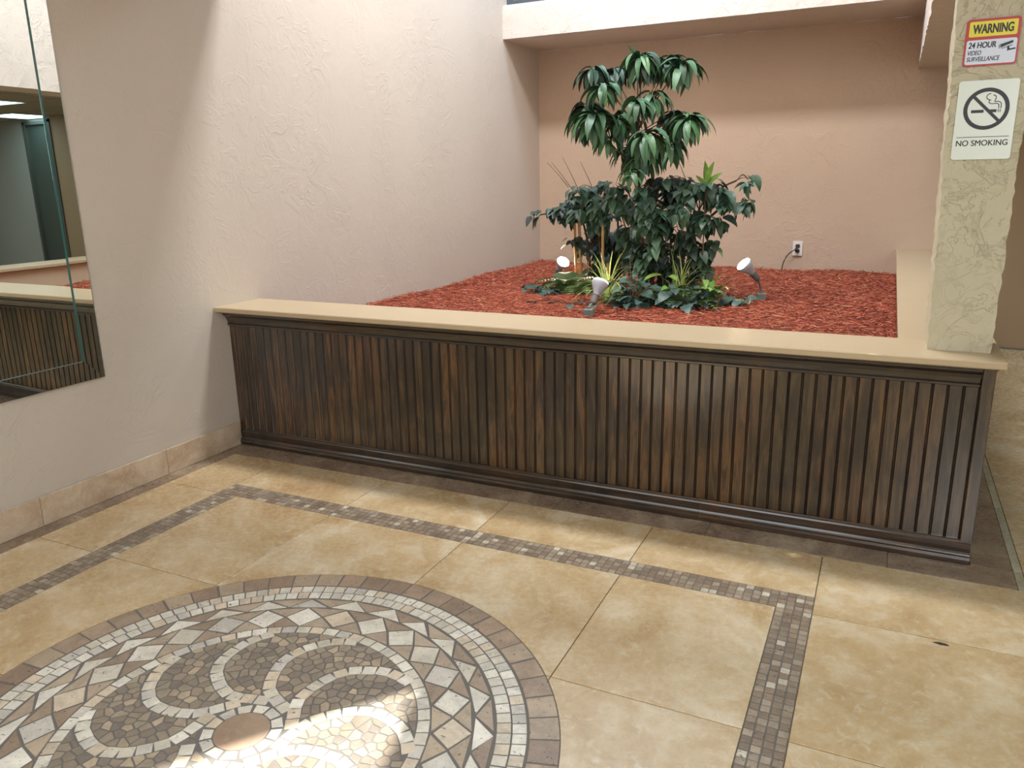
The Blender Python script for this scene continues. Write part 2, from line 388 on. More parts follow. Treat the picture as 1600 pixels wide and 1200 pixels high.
tiles([X3, X3 + S, 3.988, 4.588, 5.188, 5.788], [-4.8, -4.093, -3.493, -2.893, -2.293, -1.693, -1.093, YI, -.091])
tiles([3.391, 3.991, 4.591, 5.191, 5.791, 6.391], [-.091, .38, .98, 1.58, 2.18, 2.78, 3.38, 3.888])
tiles([5.788, 6.388, 6.988, 7.588, 8.188, 8.788], [-.693, -.091])
tiles([6.391, 6.991, 7.591, 8.191, 8.791], [-.091, .98, 1.58, 2.18, 2.78, 3.38, 3.888])
cyl = MB(); n_ = 160
cyl.add([(MC[0] + MR * math.cos(2 * PI * i / n_), MC[1] + MR * math.sin(2 * PI * i / n_), z) for z in (-.05, .05) for i in range(n_)],
        [tuple(range(n_ - 1, -1, -1)), tuple(range(n_, 2 * n_))] + [(i, (i + 1) % n_, n_ + (i + 1) % n_, n_ + i) for i in range(n_)])
co = cyl.build('tmp', M_wall)
for o in cutlist:      # close the underside first so that the cut is clean
    bm = bmesh.new(); bm.from_mesh(o.data); bm.verts.ensure_lookup_table(); bm.faces.new([bm.verts[i] for i in (3, 2, 1, 0)]); bm.to_mesh(o.data); bm.free()
bpy.context.view_layer.update()
for o in cutlist: cut(o, co)
bpy.data.objects.remove(co)
# brown marble strips round the edge
def strips(xs, ys, mat, name='border_slab'):
    for a, b in zip(xs[:-1], xs[1:]):
        for c, d in zip(ys[:-1], ys[1:]): slab(name, rect(a, b, c, d, .0008), mat, floor)
strips([0.012, .089], [-4.8, -3.9, -2.7, -2.1, -1.5, -.9, -.3, -.091], M_strip)
strips([0.012, .55, 1.16, 1.78, 2.38, 2.99, 3.364], [-.091, .04], M_strip)
strips([3.24, 3.364], [.04, .62, 1.2, 1.8, 2.4, 3.0, 3.888], M_strip)
strips([3.364, 3.391], [-.091, .05, .32, .6, 1.2, 1.8, 2.4, 3.0, 3.888], M_light_strip)

# generic "300 largest as parts, the rest joined" placing of mosaic pieces
def place(name, pieces, mats, parent, limit=300):
    """pieces: list of (poly, variant index)"""
    def key(p):
        cx = sum(q[0] for q in p[0]) / len(p[0]); cy = sum(q[1] for q in p[0]) / len(p[0]); d = Vector((cx, cy, 0)) - CAM
        z = d.dot(Fx); 
        if z < .2: return 1e9
        u = d.dot(Rx) / z * 1212 + 800; v = 600 - d.dot(Ux) / z * 1212
        return z + (0 if (-10 < u < 1610 and -10 < v < 1210) else 1e4)
    pieces = sorted(pieces, key=key); rest = MB()
    for k, (poly, vi) in enumerate(pieces):
        z = random.uniform(-.0004, .0002)
        if k < limit: slab(name, poly, mats[vi % len(mats)], parent, z, .006, .0009)
        else:
            v, f = slab(None, poly, None, None, z, .006, .0009); rest.add(v, f, vi % len(mats))
    if rest.v:
        o = rest.build(name + '_field', mats, parent); o['kind'] = 'stuff'

# mosaic border: four rows of small tesserae, as a square frame
mb_ = MB()
for r_ in ((XL, X3, YI, YO), (XL, X3, yb0, yi0), (XL, xi0, yi0, YI), (xi1, X3, yi0, YI)): mb_.box(r_[0], r_[1], r_[2], r_[3], -.01, -.0018)
border = mb_.build('mosaic_border', M_grout_dark, floor)
tp = W / 4; P_ = []
nx_ = round((X3 - XL) / tp); px_ = (X3 - XL) / nx_
wts = [0, 1, 2, 3, 4, 0, 1, 2, 4, 0, 1, 2, 5]
def tess(a, b, c, d):
    j = lambda: random.uniform(-.0008, .0008); g = .0017
    P_.append(([(a + g + j(), c + g + j()), (b - g + j(), c + g + j()), (b - g + j(), d - g + j()), (a + g + j(), d - g + j())], random.choice(wts)))
for i in range(nx_):
    for k in range(4):
        tess(XL + i * px_, XL + (i + 1) * px_, YI + k * tp, YI + (k + 1) * tp); tess(XL + i * px_, XL + (i + 1) * px_, yb0 + k * tp, yb0 + (k + 1) * tp)
ny_ = round((YI - yi0) / tp); py_ = (YI - yi0) / ny_
for i in range(ny_):
    for k in range(4):
        tess(XL + k * tp, XL + (k + 1) * tp, yi0 + i * py_, yi0 + (i + 1) * py_); tess(xi1 + k * tp, xi1 + (k + 1) * tp, yi0 + i * py_, yi0 + (i + 1) * py_)
place('tessera', P_, V_tess, border)

# round medallion
med = MB().add([(MC[0] + .7705 * math.cos(2 * PI * i / 160), MC[1] + .7705 * math.sin(2 * PI * i / 160), z) for z in (-.012, -.0016) for i in range(160)],
               [tuple(range(159, -1, -1)), tuple(range(160, 320))] + [(i, (i + 1) % 160, 160 + (i + 1) % 160, 160 + i) for i in range(160)]).build('mosaic_medallion', M_grout_dark, floor)
med['label'] = 'round stone mosaic medallion with swirling petals and a ring of ivory diamonds'
def pol(r, a): a = math.radians(a); return (MC[0] + r * math.cos(a), MC[1] + r * math.sin(a))
def shrink(poly, g):
    """inset a convex CCW polygon by g using half planes"""
    out = list(poly); n = len(poly)
    for i in range(n):
        p, q = Vector(poly[i]), Vector(poly[(i + 1) % n]); d = (q - p)
        if d.length < 1e-6: continue
        d.normalize(); nn = Vector((-d.y, d.x)); out = clip(out, nn, nn.dot(p) + g)
        if len(out) < 3: return []
    return out
def clip(poly, n, c):
    """keep the part of poly with n.x >= c"""
    out = []; m = len(poly)
    for i in range(m):
        a, b = poly[i], poly[(i + 1) % m]; da = n[0] * a[0] + n[1] * a[1] - c; db = n[0] * b[0] + n[1] * b[1] - c
        if da >= 0: out.append(a)
        if (da > 0 > db) or (da < 0 < db): t = da / (da - db); out.append((a[0] + (b[0] - a[0]) * t, a[1] + (b[1] - a[1]) * t))
    return out
def ring(r0, r1, n, ph, g, seg=1):
    out = []
    for i in range(n):
        a0 = ph + 360 * i / n; a1 = ph + 360 * (i + 1) / n; da = math.degrees(g / ((r0 + r1) / 2)); a0 += da * random.uniform(.6, 1.2); a1 -= da * random.uniform(.6, 1.2)
        k = seg + 1
        out.append([pol(r0, a0 + (a1 - a0) * j / seg) for j in range(k)][::-1] + [pol(r1, a0 + (a1 - a0) * j / seg) for j in range(k)])
    return [p[::-1] if area2(p) < 0 else p for p in out]
def area2(p): return sum(p[i][0] * p[(i + 1) % len(p)][1] - p[(i + 1) % len(p)][0] * p[i][1] for i in range(len(p)))
rv = lambda n: random.randrange(n)
place('outer_stone', [(p, rv(4)) for p in ring(.697, .768, 58, 3.2, .0035, 3)], V_outer, med)
sq = [(p, rv(5)) for p in ring(.656, .690, 118, 2.0, .0022) + ring(.618, .652, 110, 0.6, .0022)]
dia = []; tw = []; tb = []
for k in range(28):
    a = 49.0 + k * 360 / 28; h = 180 / 28
    ccw = lambda q: q if area2(q) > 0 else q[::-1]
    j = lambda s=.004: random.uniform(-s, s)
    D = [pol(.560 + j(), a), pol(.510, a + h), pol(.458 + j(), a), pol(.510, a - h)]
    dia.append((shrink(ccw(D), .0035), rv(5)))
    tb.append((shrink(ccw([pol(.458, a), pol(.458, a + 2 * h), pol(.510, a + h)]), .0025), rv(4)))
    tb.append((shrink(ccw([pol(.561, a), pol(.561, a + 2 * h), pol(.510, a + h)]), .0025), rv(4)))
    tw.append((shrink(ccw([pol(.564, a - h), pol(.564, a + h), pol(.613 + j(), a + random.uniform(-.8, .8))]), .0025), rv(5)))
    tb.append((shrink(ccw([pol(.614, a), pol(.614, a + 2 * h), pol(.564, a + h)]), .0025), rv(4)))
place('diamond_stone', [d for d in dia if d[0]], V_white, med)
place('ivory_triangle', [d for d in tw if d[0]], V_white, med); place('tan_triangle', [d for d in tb if d[0]], V_brown, med)
rim = ring(.424, .454, 64, 1.0, .0025)
sq += [(p, rv(5)) for p in rim]
armp = [(.424, 2), (.411, 6.8), (.392, 12.6), (.36, 18.3), (.324, 24.3), (.28, 28), (.245, 29), (.202, 28.8), (.162, 26.2), (.140, 19), (.124, 8), (.117, -6), (.1165, -22)]
# resample one arm at an even spacing in plane coordinates
def cart(r, a): a = math.radians(a); return Vector((r * math.cos(a), r * math.sin(a)))
pl_ = []
for i in range(len(armp) - 1):
    for t in range(12):
        f = t / 12; r = armp[i][0] * (1 - f) + armp[i + 1][0] * f; a = armp[i][1] * (1 - f) + armp[i + 1][1] * f; pl_.append(cart(r, a))
for _ in range(12): pl_ = [pl_[0]] + [(pl_[i - 1] + pl_[i] * 2 + pl_[i + 1]) / 4 for i in range(1, len(pl_) - 1)] + [pl_[-1]]
cum = [0]
for i in range(1, len(pl_)): cum.append(cum[-1] + (pl_[i] - pl_[i - 1]).length)
def along(s):
    for i in range(1, len(pl_)):
        if cum[i] >= s: t = (s - cum[i - 1]) / (cum[i] - cum[i - 1]); return pl_[i - 1].lerp(pl_[i], t)
    return pl_[-1]
nt = round(cum[-1] / .0395); step = cum[-1] / nt
solid = []          # (centre, half radius) of every ivory square, to clip fragments against
for arm in range(10):
    R2 = Matrix.Rotation(math.radians(11.8 + 36 * arm), 2)
    for t in range(nt):
        p0, p1 = along(t * step + .002), along((t + 1) * step - .002); d = (p1 - p0).normalized(); nrm = Vector((-d.y, d.x)); hw = .0165
        e = random.uniform(-.0015, .0015)
        q = [p0 - nrm * hw, p1 - nrm * (hw + e), p1 + nrm * (hw - e), p0 + nrm * hw]
        q = [R2 @ v for v in q]; q = [(MC[0] + v.x, MC[1] + v.y) for v in q]
        if min(math.hypot(v[0] - MC[0], v[1] - MC[1]) for v in q) < .0995: continue
        sq.append((q if area2(q) > 0 else q[::-1], rv(5)))
        c = R2 @ ((p0 + p1) / 2); nn = R2 @ nrm; solid.append(((MC[0] + c.x, MC[1] + c.y), (nn.x, nn.y), .0195))
sq += [(p, rv(5)) for p in ring(.070, .097, 13, 4, .004)]
place('square_stone', sq, V_white, med)
slab('centre_disc', [pol(.066, 360 * i / 40) for i in range(40)], M_disc, med, 0, .006, .001)
# irregular chips between the arms: Voronoi cells cut back from the ivory arms
sites = []
tries = 0
while len(sites) < 480 and tries < 40000:
    tries += 1
    r = math.sqrt(random.uniform(.108 ** 2, .418 ** 2)); a = random.uniform(0, 360); p = pol(r, a)
    if any((p[0] - s[0][0]) ** 2 + (p[1] - s[0][1]) ** 2 < .027 ** 2 for s in solid): continue
    if any((p[0] - q[0]) ** 2 + (p[1] - q[1]) ** 2 < (random.uniform(.017, .031)) ** 2 for q in sites): continue
    sites.append(p)
frag = []
for p in sites:
    poly = [(p[0] - .04, p[1] - .04), (p[0] + .04, p[1] - .04), (p[0] + .04, p[1] + .04), (p[0] - .04, p[1] + .04)]
    for q in sites:
        dx, dy = q[0] - p[0], q[1] - p[1]; d = math.hypot(dx, dy)
        if 0 < d < .09: poly = clip(poly, (-dx / d, -dy / d), (-dx / d) * (p[0] + dx / 2) + (-dy / d) * (p[1] + dy / 2) + .0021)
        if len(poly) < 3: break
    if len(poly) < 3: continue
    for (c, nn, hw) in solid:
        dx, dy = p[0] - c[0], p[1] - c[1]
        if dx * dx + dy * dy > .065 ** 2: continue
        s_ = dx * nn[0] + dy * nn[1]; sg = 1 if s_ > 0 else -1; tn = abs(-dx * nn[1] + dy * nn[0])
        if tn > .034 or abs(s_) < .012: continue
        n2 = (nn[0] * sg, nn[1] * sg); poly = clip(poly, n2, n2[0] * c[0] + n2[1] * c[1] + hw)
        if len(poly) < 3: break
    if len(poly) < 3: continue
    rr = math.hypot(p[0] - MC[0], p[1] - MC[1]); u = ((p[0] - MC[0]) / rr, (p[1] - MC[1]) / rr)
    poly = clip(poly, (-u[0], -u[1]), -(u[0] * MC[0] + u[1] * MC[1]) - .421)
    if len(poly) >= 3: poly = clip(poly, u, u[0] * MC[0] + u[1] * MC[1] + .106)
    if len(poly) >= 3 and area2(poly) > 1.6e-4: frag.append((poly, random.choice([0, 1, 2, 3, 4, 0, 1, 2, 0, 1, 2, 5])))
place('stone_chip', frag, V_frag, med)

# baseboard tiles along the left wall
bb = struct('baseboard_left', MB().box(0, .003, YS, .035, 0, .112), M_grout_floor)
for a, b in ((-4.8, -4.2), (-4.2, -3.6), (-3.6, -3.0), (-3.0, -2.4), (-2.4, -1.8), (-1.8, -1.02), (-1.02, -.42), (-.42, .035)):
    MB().cbox(.002, .013, a + .001, b - .001, 0, .118, .0015).build('skirting_tile', M_skirt, bb)

# ------------------------------------------------------------------ planter
planter = empty('planter', (0, .05, 0))
tag(planter, 'long low built-in planter clad in dark stained beadboard, filled with red mulch', 'planter')
def child(o): o.location = Vector(o.location) - Vector((0, .05, 0)); o.parent = planter; return o
core = MB(); core.box(0.014, 3.20, .062, .25, 0, .689); core.box(2.985, 3.2, .25, 3.885, 0, .689)
child(core.build('core_wall', plain('planter_inner_paint', srgb(208, 186, 158), .6)))
prof = [(0, 0), (.0345, 0), (.0355, .0050), (.0366, .0050), (.0372, .0018), (.0388, .0004), (.0404, .0018), (.0410, .0050), (.0424, .0050), (.0436, .001), (.0445, .0125), (0, .0125)]
M_groove = plain('groove_stain', srgb(44, 32, 24), .45)
def plank_mesh():
    n = len(prof); v = [(x, y, z) for z in (0, .575) for x, y in prof]
    f = [tuple(range(n - 1, -1, -1)), tuple(range(n, 2 * n))] + [(i, (i + 1) % n, n + (i + 1) % n, n + i) for i in range(n)]
    me = mesh('plank', v, f); me.materials.append(M_wood); me.materials.append(M_groove)
    for p in me.polygons:
        if 2 + 1 <= p.index <= 2 + 8 and p.index not in (2 + 4, 2 + 5): p.material_index = 1
    return me
pm = plank_mesh()
for k in range(72): link('plank', pm, None, planter, (.001 + k * .0445, 0.0, .06))
for k in range(82): link('plank', pm, None, planter, (3.2125, .0 + k * .0445 + .0, .06), (0, 0, PI / 2))
def mould(name, prof2, x0, x1, along_y=False):
    n = len(prof2); v = []
    for t in (x0, x1):
        for (y, z) in prof2: v.append((t, y, z) if not along_y else (3.2125 + (.05 - y), t, z))
    f = [tuple(range(n)), tuple(range(2 * n - 1, n - 1, -1))] + [(i, n + i, n + (i + 1) % n, (i + 1) % n) for i in range(n)]
    o = MB().add(v, f).build(name, M_wood_x)
    bm = bmesh.new(); bm.from_mesh(o.data); bmesh.ops.recalc_face_normals(bm, faces=bm.faces); bm.to_mesh(o.data); bm.free()
    return child(o)
top_p = [(.05, .611), (.043, .611), (.038, .614), (.038, .620), (.043, .623), (.041, .628), (.037, .642), (.030, .655), (.019, .664), (.014, .668), (.012, .675), (.006, .678), (.004, .689), (.05, .689)]
base_p = [(.05, .084), (.044, .084), (.040, .080), (.040, .075), (.036, .070), (.037, .055), (.040, .040), (.036, .034), (.034, .030), (.029, .027), (.026, .018), (.027, .006), (.031, 0), (.05, 0)]
mould('top_moulding', top_p, 0.002, .69); mould('top_moulding', top_p, .6905, 3.197); mould('base_moulding', base_p, .014, 2.33); mould('base_moulding', base_p, 2.3305, 3.235)
mould('top_moulding', top_p, .062, 3.88, True); mould('base_moulding', base_p, .062, 3.88, True)
child(MB().cbox(3.2, 3.236, .026, .062, .084, .688, .002).build('corner_post', M_wood))

ledge = MB()
ledge.cbox(0.0, 3.256, -.038, .27, .689, .713, .0035); o_ledge = ledge.build('ledge', M_ledge)
tag(o_ledge, 'smooth cream painted ledge capping the planter front and right side', 'ledge')
l2 = MB().cbox(2.954, 3.256, .2695, 3.899, .6895, .7128, .002).build('side_ledge', M_ledge, o_ledge)

# ------------------------------------------------------------------ mulch
MZ = .535
def mz(x, y):
    return MZ + .008 * np.sin(x * 3.1 + 1.0) * np.sin(y * 2.3 + .4) + .006 * np.sin(x * 7.7 + y * 5.1) + .014 * np.exp(-x * 5) 
nx, ny = 90, 100
gx, gy = np.meshgrid(np.linspace(0.002, 2.984, nx), np.linspace(.252, 3.898, ny)); gz = mz(gx, gy) + RNG.uniform(-.004, .004, gx.shape) - .008
V = np.stack([gx, gy, gz], -1).reshape(-1, 3)
F = [(j * nx + i, j * nx + i + 1, (j + 1) * nx + i + 1, (j + 1) * nx + i) for j in range(ny - 1) for i in range(nx - 1)]
n = 62000
u = RNG.random(n); cx = .02 + 2.945 * RNG.random(n); cy = .27 + 3.61 * RNG.random(n)
L = RNG.uniform(.010, .036, n) * np.where(RNG.random(n) < .06, 1.5, 1); wd = RNG.uniform(.0012, .0036, n); th = RNG.uniform(.0008, .002, n)
yaw = np.arctan2(RNG.normal(0, .55, n), RNG.normal(0, 1, n)); pit = RNG.normal(0, .16, n); bend = RNG.uniform(-.35, .35, n) * L
edge_stick = ((cx < .1) | (cy > 3.78)); pit = np.where(edge_stick & (RNG.random(n) < .18), RNG.uniform(-1.1, 1.1, n), pit)
cz = mz(cx, cy) + RNG.uniform(-.004, .010, n)
t = np.stack([np.cos(yaw) * np.cos(pit), np.sin(yaw) * np.cos(pit), np.sin(pit)], -1); s_ = np.stack([-np.sin(yaw), np.cos(yaw), 0 * yaw], -1)
up = np.cross(t, s_); C0 = np.stack([cx, cy, cz], -1)
rings = []
for fr, wf in ((-1, .45), (0, 1), (1, .3)):
    c = C0 + t * (L * fr)[:, None] + s_ * (bend * (abs(fr)))[:, None]
    for a, b in ((-1, -.6), (1, -.6), (0.2, 1.2)): rings.append(c + s_ * (wd * wf * a)[:, None] + up * (th * wf * b)[:, None])
CV = np.stack(rings, 1).reshape(-1, 3); CV[:, 0] = np.clip(CV[:, 0], .001, 2.983); CV[:, 1] = np.clip(CV[:, 1], .251, 3.899)
base_f = [(0, 2, 1), (6, 7, 8)] + [(r * 3 + i, r * 3 + (i + 1) % 3, r * 3 + 3 + (i + 1) % 3, r * 3 + 3 + i) for r in (0, 1) for i in range(3)]
nv = len(V); me = bpy.data.meshes.new('mulch')
tri = np.array([f for f in base_f if len(f) == 3]); quad = np.array([f for f in base_f if len(f) == 4])
offs = nv + 9 * np.arange(n)
loops = np.concatenate([np.array(F).ravel(), (offs[:, None, None] + tri[None]).ravel(), (offs[:, None, None] + quad[None]).ravel()])
sizes = np.concatenate([np.full(len(F), 4), np.full(n * len(tri), 3), np.full(n * len(quad), 4)])
me.vertices.add(nv + 9 * n); me.vertices.foreach_set('co', np.concatenate([V, CV]).astype(np.float32).ravel())
me.loops.add(len(loops)); me.loops.foreach_set('vertex_index', loops.astype(np.int32))
me.polygons.add(len(sizes)); me.polygons.foreach_set('loop_start', np.concatenate([[0], np.cumsum(sizes)[:-1]]).astype(np.int32)); me.polygons.foreach_set('loop_total', sizes.astype(np.int32))
me.update(calc_edges=True)
at = me.attributes.new('tint', 'FLOAT', 'POINT'); at.data.foreach_set('value', np.concatenate([np.full(nv, .0), np.repeat(RNG.random(n), 9)]).astype(np.float32))
nm = N('red_dyed_mulch'); an = nm.new('ShaderNodeAttribute', attribute_name='tint')
nm.base(nm.ramp(an.outputs['Fac'], [(0, srgb(104, 42, 28)), (.35, srgb(156, 72, 48)), (.7, srgb(190, 96, 66)), (.95, srgb(212, 130, 96)), (1, srgb(222, 170, 136))])); nm.rough(.75)
me.materials.append(nm.m)
mu = link('mulch', me); tag(mu, 'bed of shredded red wood mulch filling the planter', 'mulch', kind='stuff')

# ------------------------------------------------------------------ bevelled mirror on the left wall
mir = N('mirror_silver'); mir.base((.80, .84, .82, 1)); mir.p.inputs['Metallic'].default_value = 1; mir.rough(.0)
tealm = plain('glass_edge_teal', srgb(60, 104, 100), .15)
mirror = empty('wall_mirror', (0, -1.6, .52)); tag(mirror, 'large mirror with a wide slanted glass border hanging on the left wall', 'mirror')
Y1, Y0_, Z0_, Z1_, B = -.665, -2.53, .52, 2.07, .082
def mp(o): o.location = Vector(o.location) - Vector((0, -1.6, .52)); o.parent = mirror; return o
mp(MB().box(.004, .012, Y0_ + B, Y1 - B, Z0_ + B, Z1_ - B).build('glass', mir.m))
xo, xi = .0108, .012
def bev(a, b, c, d): # quad of points (y,z) outer a,b inner c,d
    v = [(xo, *a), (xo, *b), (xi, *c), (xi, *d), (.004, *a), (.004, *b), (.004, *c), (.004, *d)]
    return mp(MB().add(v, [(0, 1, 2, 3), (7, 6, 5, 4), (0, 4, 5, 1), (1, 5, 6, 2), (2, 6, 7, 3), (3, 7, 4, 0)]).build('bevel', mir.m))
o1, o2, o3, o4 = (Y0_, Z0_), (Y1, Z0_), (Y1, Z1_), (Y0_, Z1_); i1, i2, i3, i4 = (Y0_ + B, Z0_ + B), (Y1 - B, Z0_ + B), (Y1 - B, Z1_ - B), (Y0_ + B, Z1_ - B)
bev(o1, o2, i2, i1); bev(o2, o3, i3, i2); bev(o3, o4, i4, i3); bev(o4, o1, i1, i4)
e_ = .0045
mp(MB().box(.011, .0126, Y1 - B - e_, Y1 - B + e_, Z0_ + B, Z1_ - B).build('bevel_line', tealm)); mp(MB().box(.011, .0126, Y0_ + B, Y1 - B - e_, Z0_ + B - .0015, Z0_ + B + .0015).build('bevel_line', plain('glass_edge_pale', srgb(120, 140, 138), .2)))
mp(MB().box(.0, .0104, Y1, Y1 + .003, Z0_, Z1_).build('edge_trim', plain('chrome_edge', (.55, .55, .52), .3, 1)))

# ------------------------------------------------------------------ signs on the pillar
def rrect(x0, x1, z0, z1, r, n=5):
    out = []
    for cx_, cz_, a0 in ((x1 - r, z0 + r, -90), (x1 - r, z1 - r, 0), (x0 + r, z1 - r, 90), (x0 + r, z0 + r, 180)):
        for k in range(n + 1): a = math.radians(a0 + 90 * k / n); out.append((cx_ + r * math.cos(a), cz_ + r * math.sin(a)))
    return out
def text_obj(name, body, x, z, y, width, height, mat, parent, bold=.0, shear=0.0, fat=0.0):
    cu = bpy.data.curves.new('t', 'FONT'); cu.body = body; cu.size = 1; cu.offset = bold; cu.extrude = .004; cu.shear = shear
    to = bpy.data.objects.new('t', cu); COL.objects.link(to); bpy.context.view_layer.update()
    m2 = bpy.data.meshes.new_from_object(to.evaluated_get(bpy.context.evaluated_depsgraph_get())); bpy.data.objects.remove(to)
    co = np.array([v.co[:] for v in m2.vertices]); mn, mx = co.min(0), co.max(0)
    for v in m2.vertices:
        a, b, c = v.co; v.co = (x + (a - mn[0]) / (mx[0] - mn[0]) * width, y - .0001 - (.0003 if c > 0 else 0), z + (b - mn[1]) / (mx[1] - mn[1]) * height)
    if fat:
        V2 = [tuple(v.co) for v in m2.vertices]; F2 = [tuple(p.vertices) for p in m2.polygons]; q = MB()
        for k, (dx, dz) in enumerate(((-fat, 0), (fat, 0), (0, fat * .6), (0, -fat * .6))): q.add([(a + dx, b - k * .00003, c + dz) for a, b, c in V2], F2)
        m2 = mesh(name, q.v, q.f)
    m2.name = name; m2.materials.clear(); m2.materials.append(mat)
    return link(name, m2, None, parent)
M_red = plain('sign_red', srgb(190, 40, 36), .4); M_yel = plain('sign_yellow', srgb(240, 226, 40), .4); M_wht = plain('sign_white', srgb(226, 234, 250), .4); M_blk = plain('sign_black', srgb(24, 26, 28), .45)
M_nos = plain('sign_offwhite', srgb(226, 234, 222), .3)
ws = empty('warning_sign', (3.111, .095, 1.58)); tag(ws, 'red bordered WARNING 24 hour video surveillance sign, upper sign on pillar', 'sign')
def fix(o, root): o.location = -Vector(root.location); o.parent = root; return o
yf = .094
fix(MB().prism(rrect(3.042, 3.180, 1.582, 1.712, .009), yf, .0985).build('backing', M_red), ws)
fix(MB().prism(rrect(3.0465, 3.1755, 1.5865, 1.654, .006), yf - .0006, yf).build('white_panel', M_wht), ws)
fix(MB().prism(rrect(3.0495, 3.1725, 1.663, 1.705, .004), yf - .0006, yf).build('yellow_panel', M_yel), ws)
yt = yf - .0007
def tx(*a, **k): return text_obj(*a, **k)
for args, kw in (((('lettering', 'WARNING', 3.059, 1.6715, yt, .103, .0255, M_blk, None)), dict(bold=.012, fat=.0007)),
                 ((('lettering', '24 HOUR', 3.052, 1.6315, yt, .071, .0165, M_blk, None)), dict(bold=.01, shear=.12, fat=.0005)),
                 ((('lettering', 'VIDEO', 3.052, 1.6125, yt, .035, .0125, M_blk, None)), dict(bold=.004, shear=.2, fat=.00025)),
                 ((('lettering', 'SURVEILLANCE', 3.051, 1.595, yt, .085, .0125, M_blk, None)), dict(bold=.004, shear=.2, fat=.00025))):
    fix(text_obj(*args, **kw), ws)
ic = MB(); M_ic = plain('icon_grey', srgb(150, 156, 170), .5)
ic.prism([(3.131, 1.637), (3.165, 1.6475), (3.166, 1.641), (3.134, 1.628)][::-1], yt - .0004, yt, 0)
ic.prism([(3.129, 1.636), (3.134, 1.637), (3.137, 1.628), (3.131, 1.6265)][::-1], yt - .0006, yt, 1)
ic.prism([(3.137, 1.6275), (3.164, 1.636), (3.165, 1.633), (3.139, 1.6245)][::-1], yt - .0004, yt, 1)
ic.prism([(3.152, 1.631), (3.157, 1.632), (3.158, 1.623), (3.153, 1.617)][::-1], yt - .0004, yt, 0); ic.prism([(3.156, 1.6245), (3.1735, 1.6265), (3.1735, 1.6225), (3.156, 1.620)][::-1], yt - .0004, yt, 0)
fix(ic.build('camera_icon', [M_blk, M_ic]), ws)

ns = empty('no_smoking_sign', (3.118, .095, 1.313)); tag(ns, 'off-white NO SMOKING sign with crossed cigarette, lower sign on pillar', 'sign')
nx0, nx1, nz0, nz1 = 3.040, 3.197, 1.313, 1.541
fix(MB().prism(rrect(nx0, nx1, nz0, nz1, .008), .0935, .0985).build('backing', M_nos), ns)
yq = .0932; RC = (3.119, 1.459)
rg = MB(); nseg = 48; ro, ri = .0600, .0490
vv = [(RC[0] + r * math.cos(2 * PI * i / nseg), y, RC[1] + r * math.sin(2 * PI * i / nseg)) for y in (yq - .0004, yq + .0005) for r in (ro, ri) for i in range(nseg)]
ff = []
for i in range(nseg):
    j = (i + 1) % nseg; ff += [(i, nseg + i, nseg + j, j), (i, j, 2 * nseg + j, 2 * nseg + i), (nseg + i, 3 * nseg + i, 3 * nseg + j, nseg + j), (2 * nseg + i, 2 * nseg + j, 3 * nseg + j, 3 * nseg + i)]
rg.add(vv, ff); fix(rg.build('prohibition_ring', M_blk), ns)
def bar(mb, x0, z0, x1, z1, hw, dy=0.0):
    d = Vector((x1 - x0, z1 - z0)).normalized(); q = Vector((-d.y, d.x)) * hw
    mb.prism([(x0 + q.x, z0 + q.y), (x1 + q.x, z1 + q.y), (x1 - q.x, z1 - q.y), (x0 - q.x, z0 - q.y)], yq - .0005 - dy, yq + .0004)
k_ = .0535 * math.cos(math.radians(45))
sb_ = MB(); bar(sb_, RC[0] - k_, RC[1] + k_, RC[0] + k_, RC[1] - k_, .0042, .0002); fix(sb_.build('slash', M_blk), ns)
cg = MB(); bar(cg, 3.080, 1.4525, 3.113, 1.4525, .0042); bar(cg, 3.128, 1.4525, 3.146, 1.4525, .0042); bar(cg, 3.1495, 1.4525, 3.1515, 1.4525, .0042); bar(cg, 3.1545, 1.4525, 3.1565, 1.4525, .0042)
fix(cg.build('cigarette_symbol', M_blk), ns)
smk = MB()
def curve_pts(pts, n=5):
    out = []
    P = [pts[0]] + pts + [pts[-1]]
    for i in range(1, len(P) - 2):
        for k in range(n):
            t = k / n; a, b, c, d = [Vector(P[i + j]) for j in (-1, 0, 1, 2)]
            out.append(.5 * ((2 * b) + (c - a) * t + (2 * a - 5 * b + 4 * c - d) * t * t + (3 * b - a - 3 * c + d) * t ** 3))
    return out + [Vector(pts[-1])]
for path in ([(3.1505, 1.459), (3.150, 1.470), (3.143, 1.4735), (3.131, 1.473), (3.124, 1.477), (3.125, 1.484), (3.119, 1.487), (3.1165, 1.494), (3.121, 1.5005), (3.127, 1.502)],
             [(3.1565, 1.459), (3.156, 1.473), (3.149, 1.4785), (3.139, 1.479), (3.141, 1.487), (3.140, 1.4945), (3.133, 1.498)],
             [(3.125, 1.484), (3.129, 1.4835)]):
    c_ = curve_pts(path)
    for a, b in zip(c_[:-1], c_[1:]): bar(smk, a.x, a.y, b.x, b.y, .0011)
fix(smk.build('smoke_symbol', M_blk), ns)
ln = MB(); bar(ln, nx0 + .010, 1.3785, nx1 - .010, 1.3785, .0008); fix(ln.build('rule_line', M_blk), ns)
fix(text_obj('lettering', 'NO SMOKING', 3.0505, 1.353, yq, .135, .0165, M_blk, None, bold=0, fat=.0004), ns)

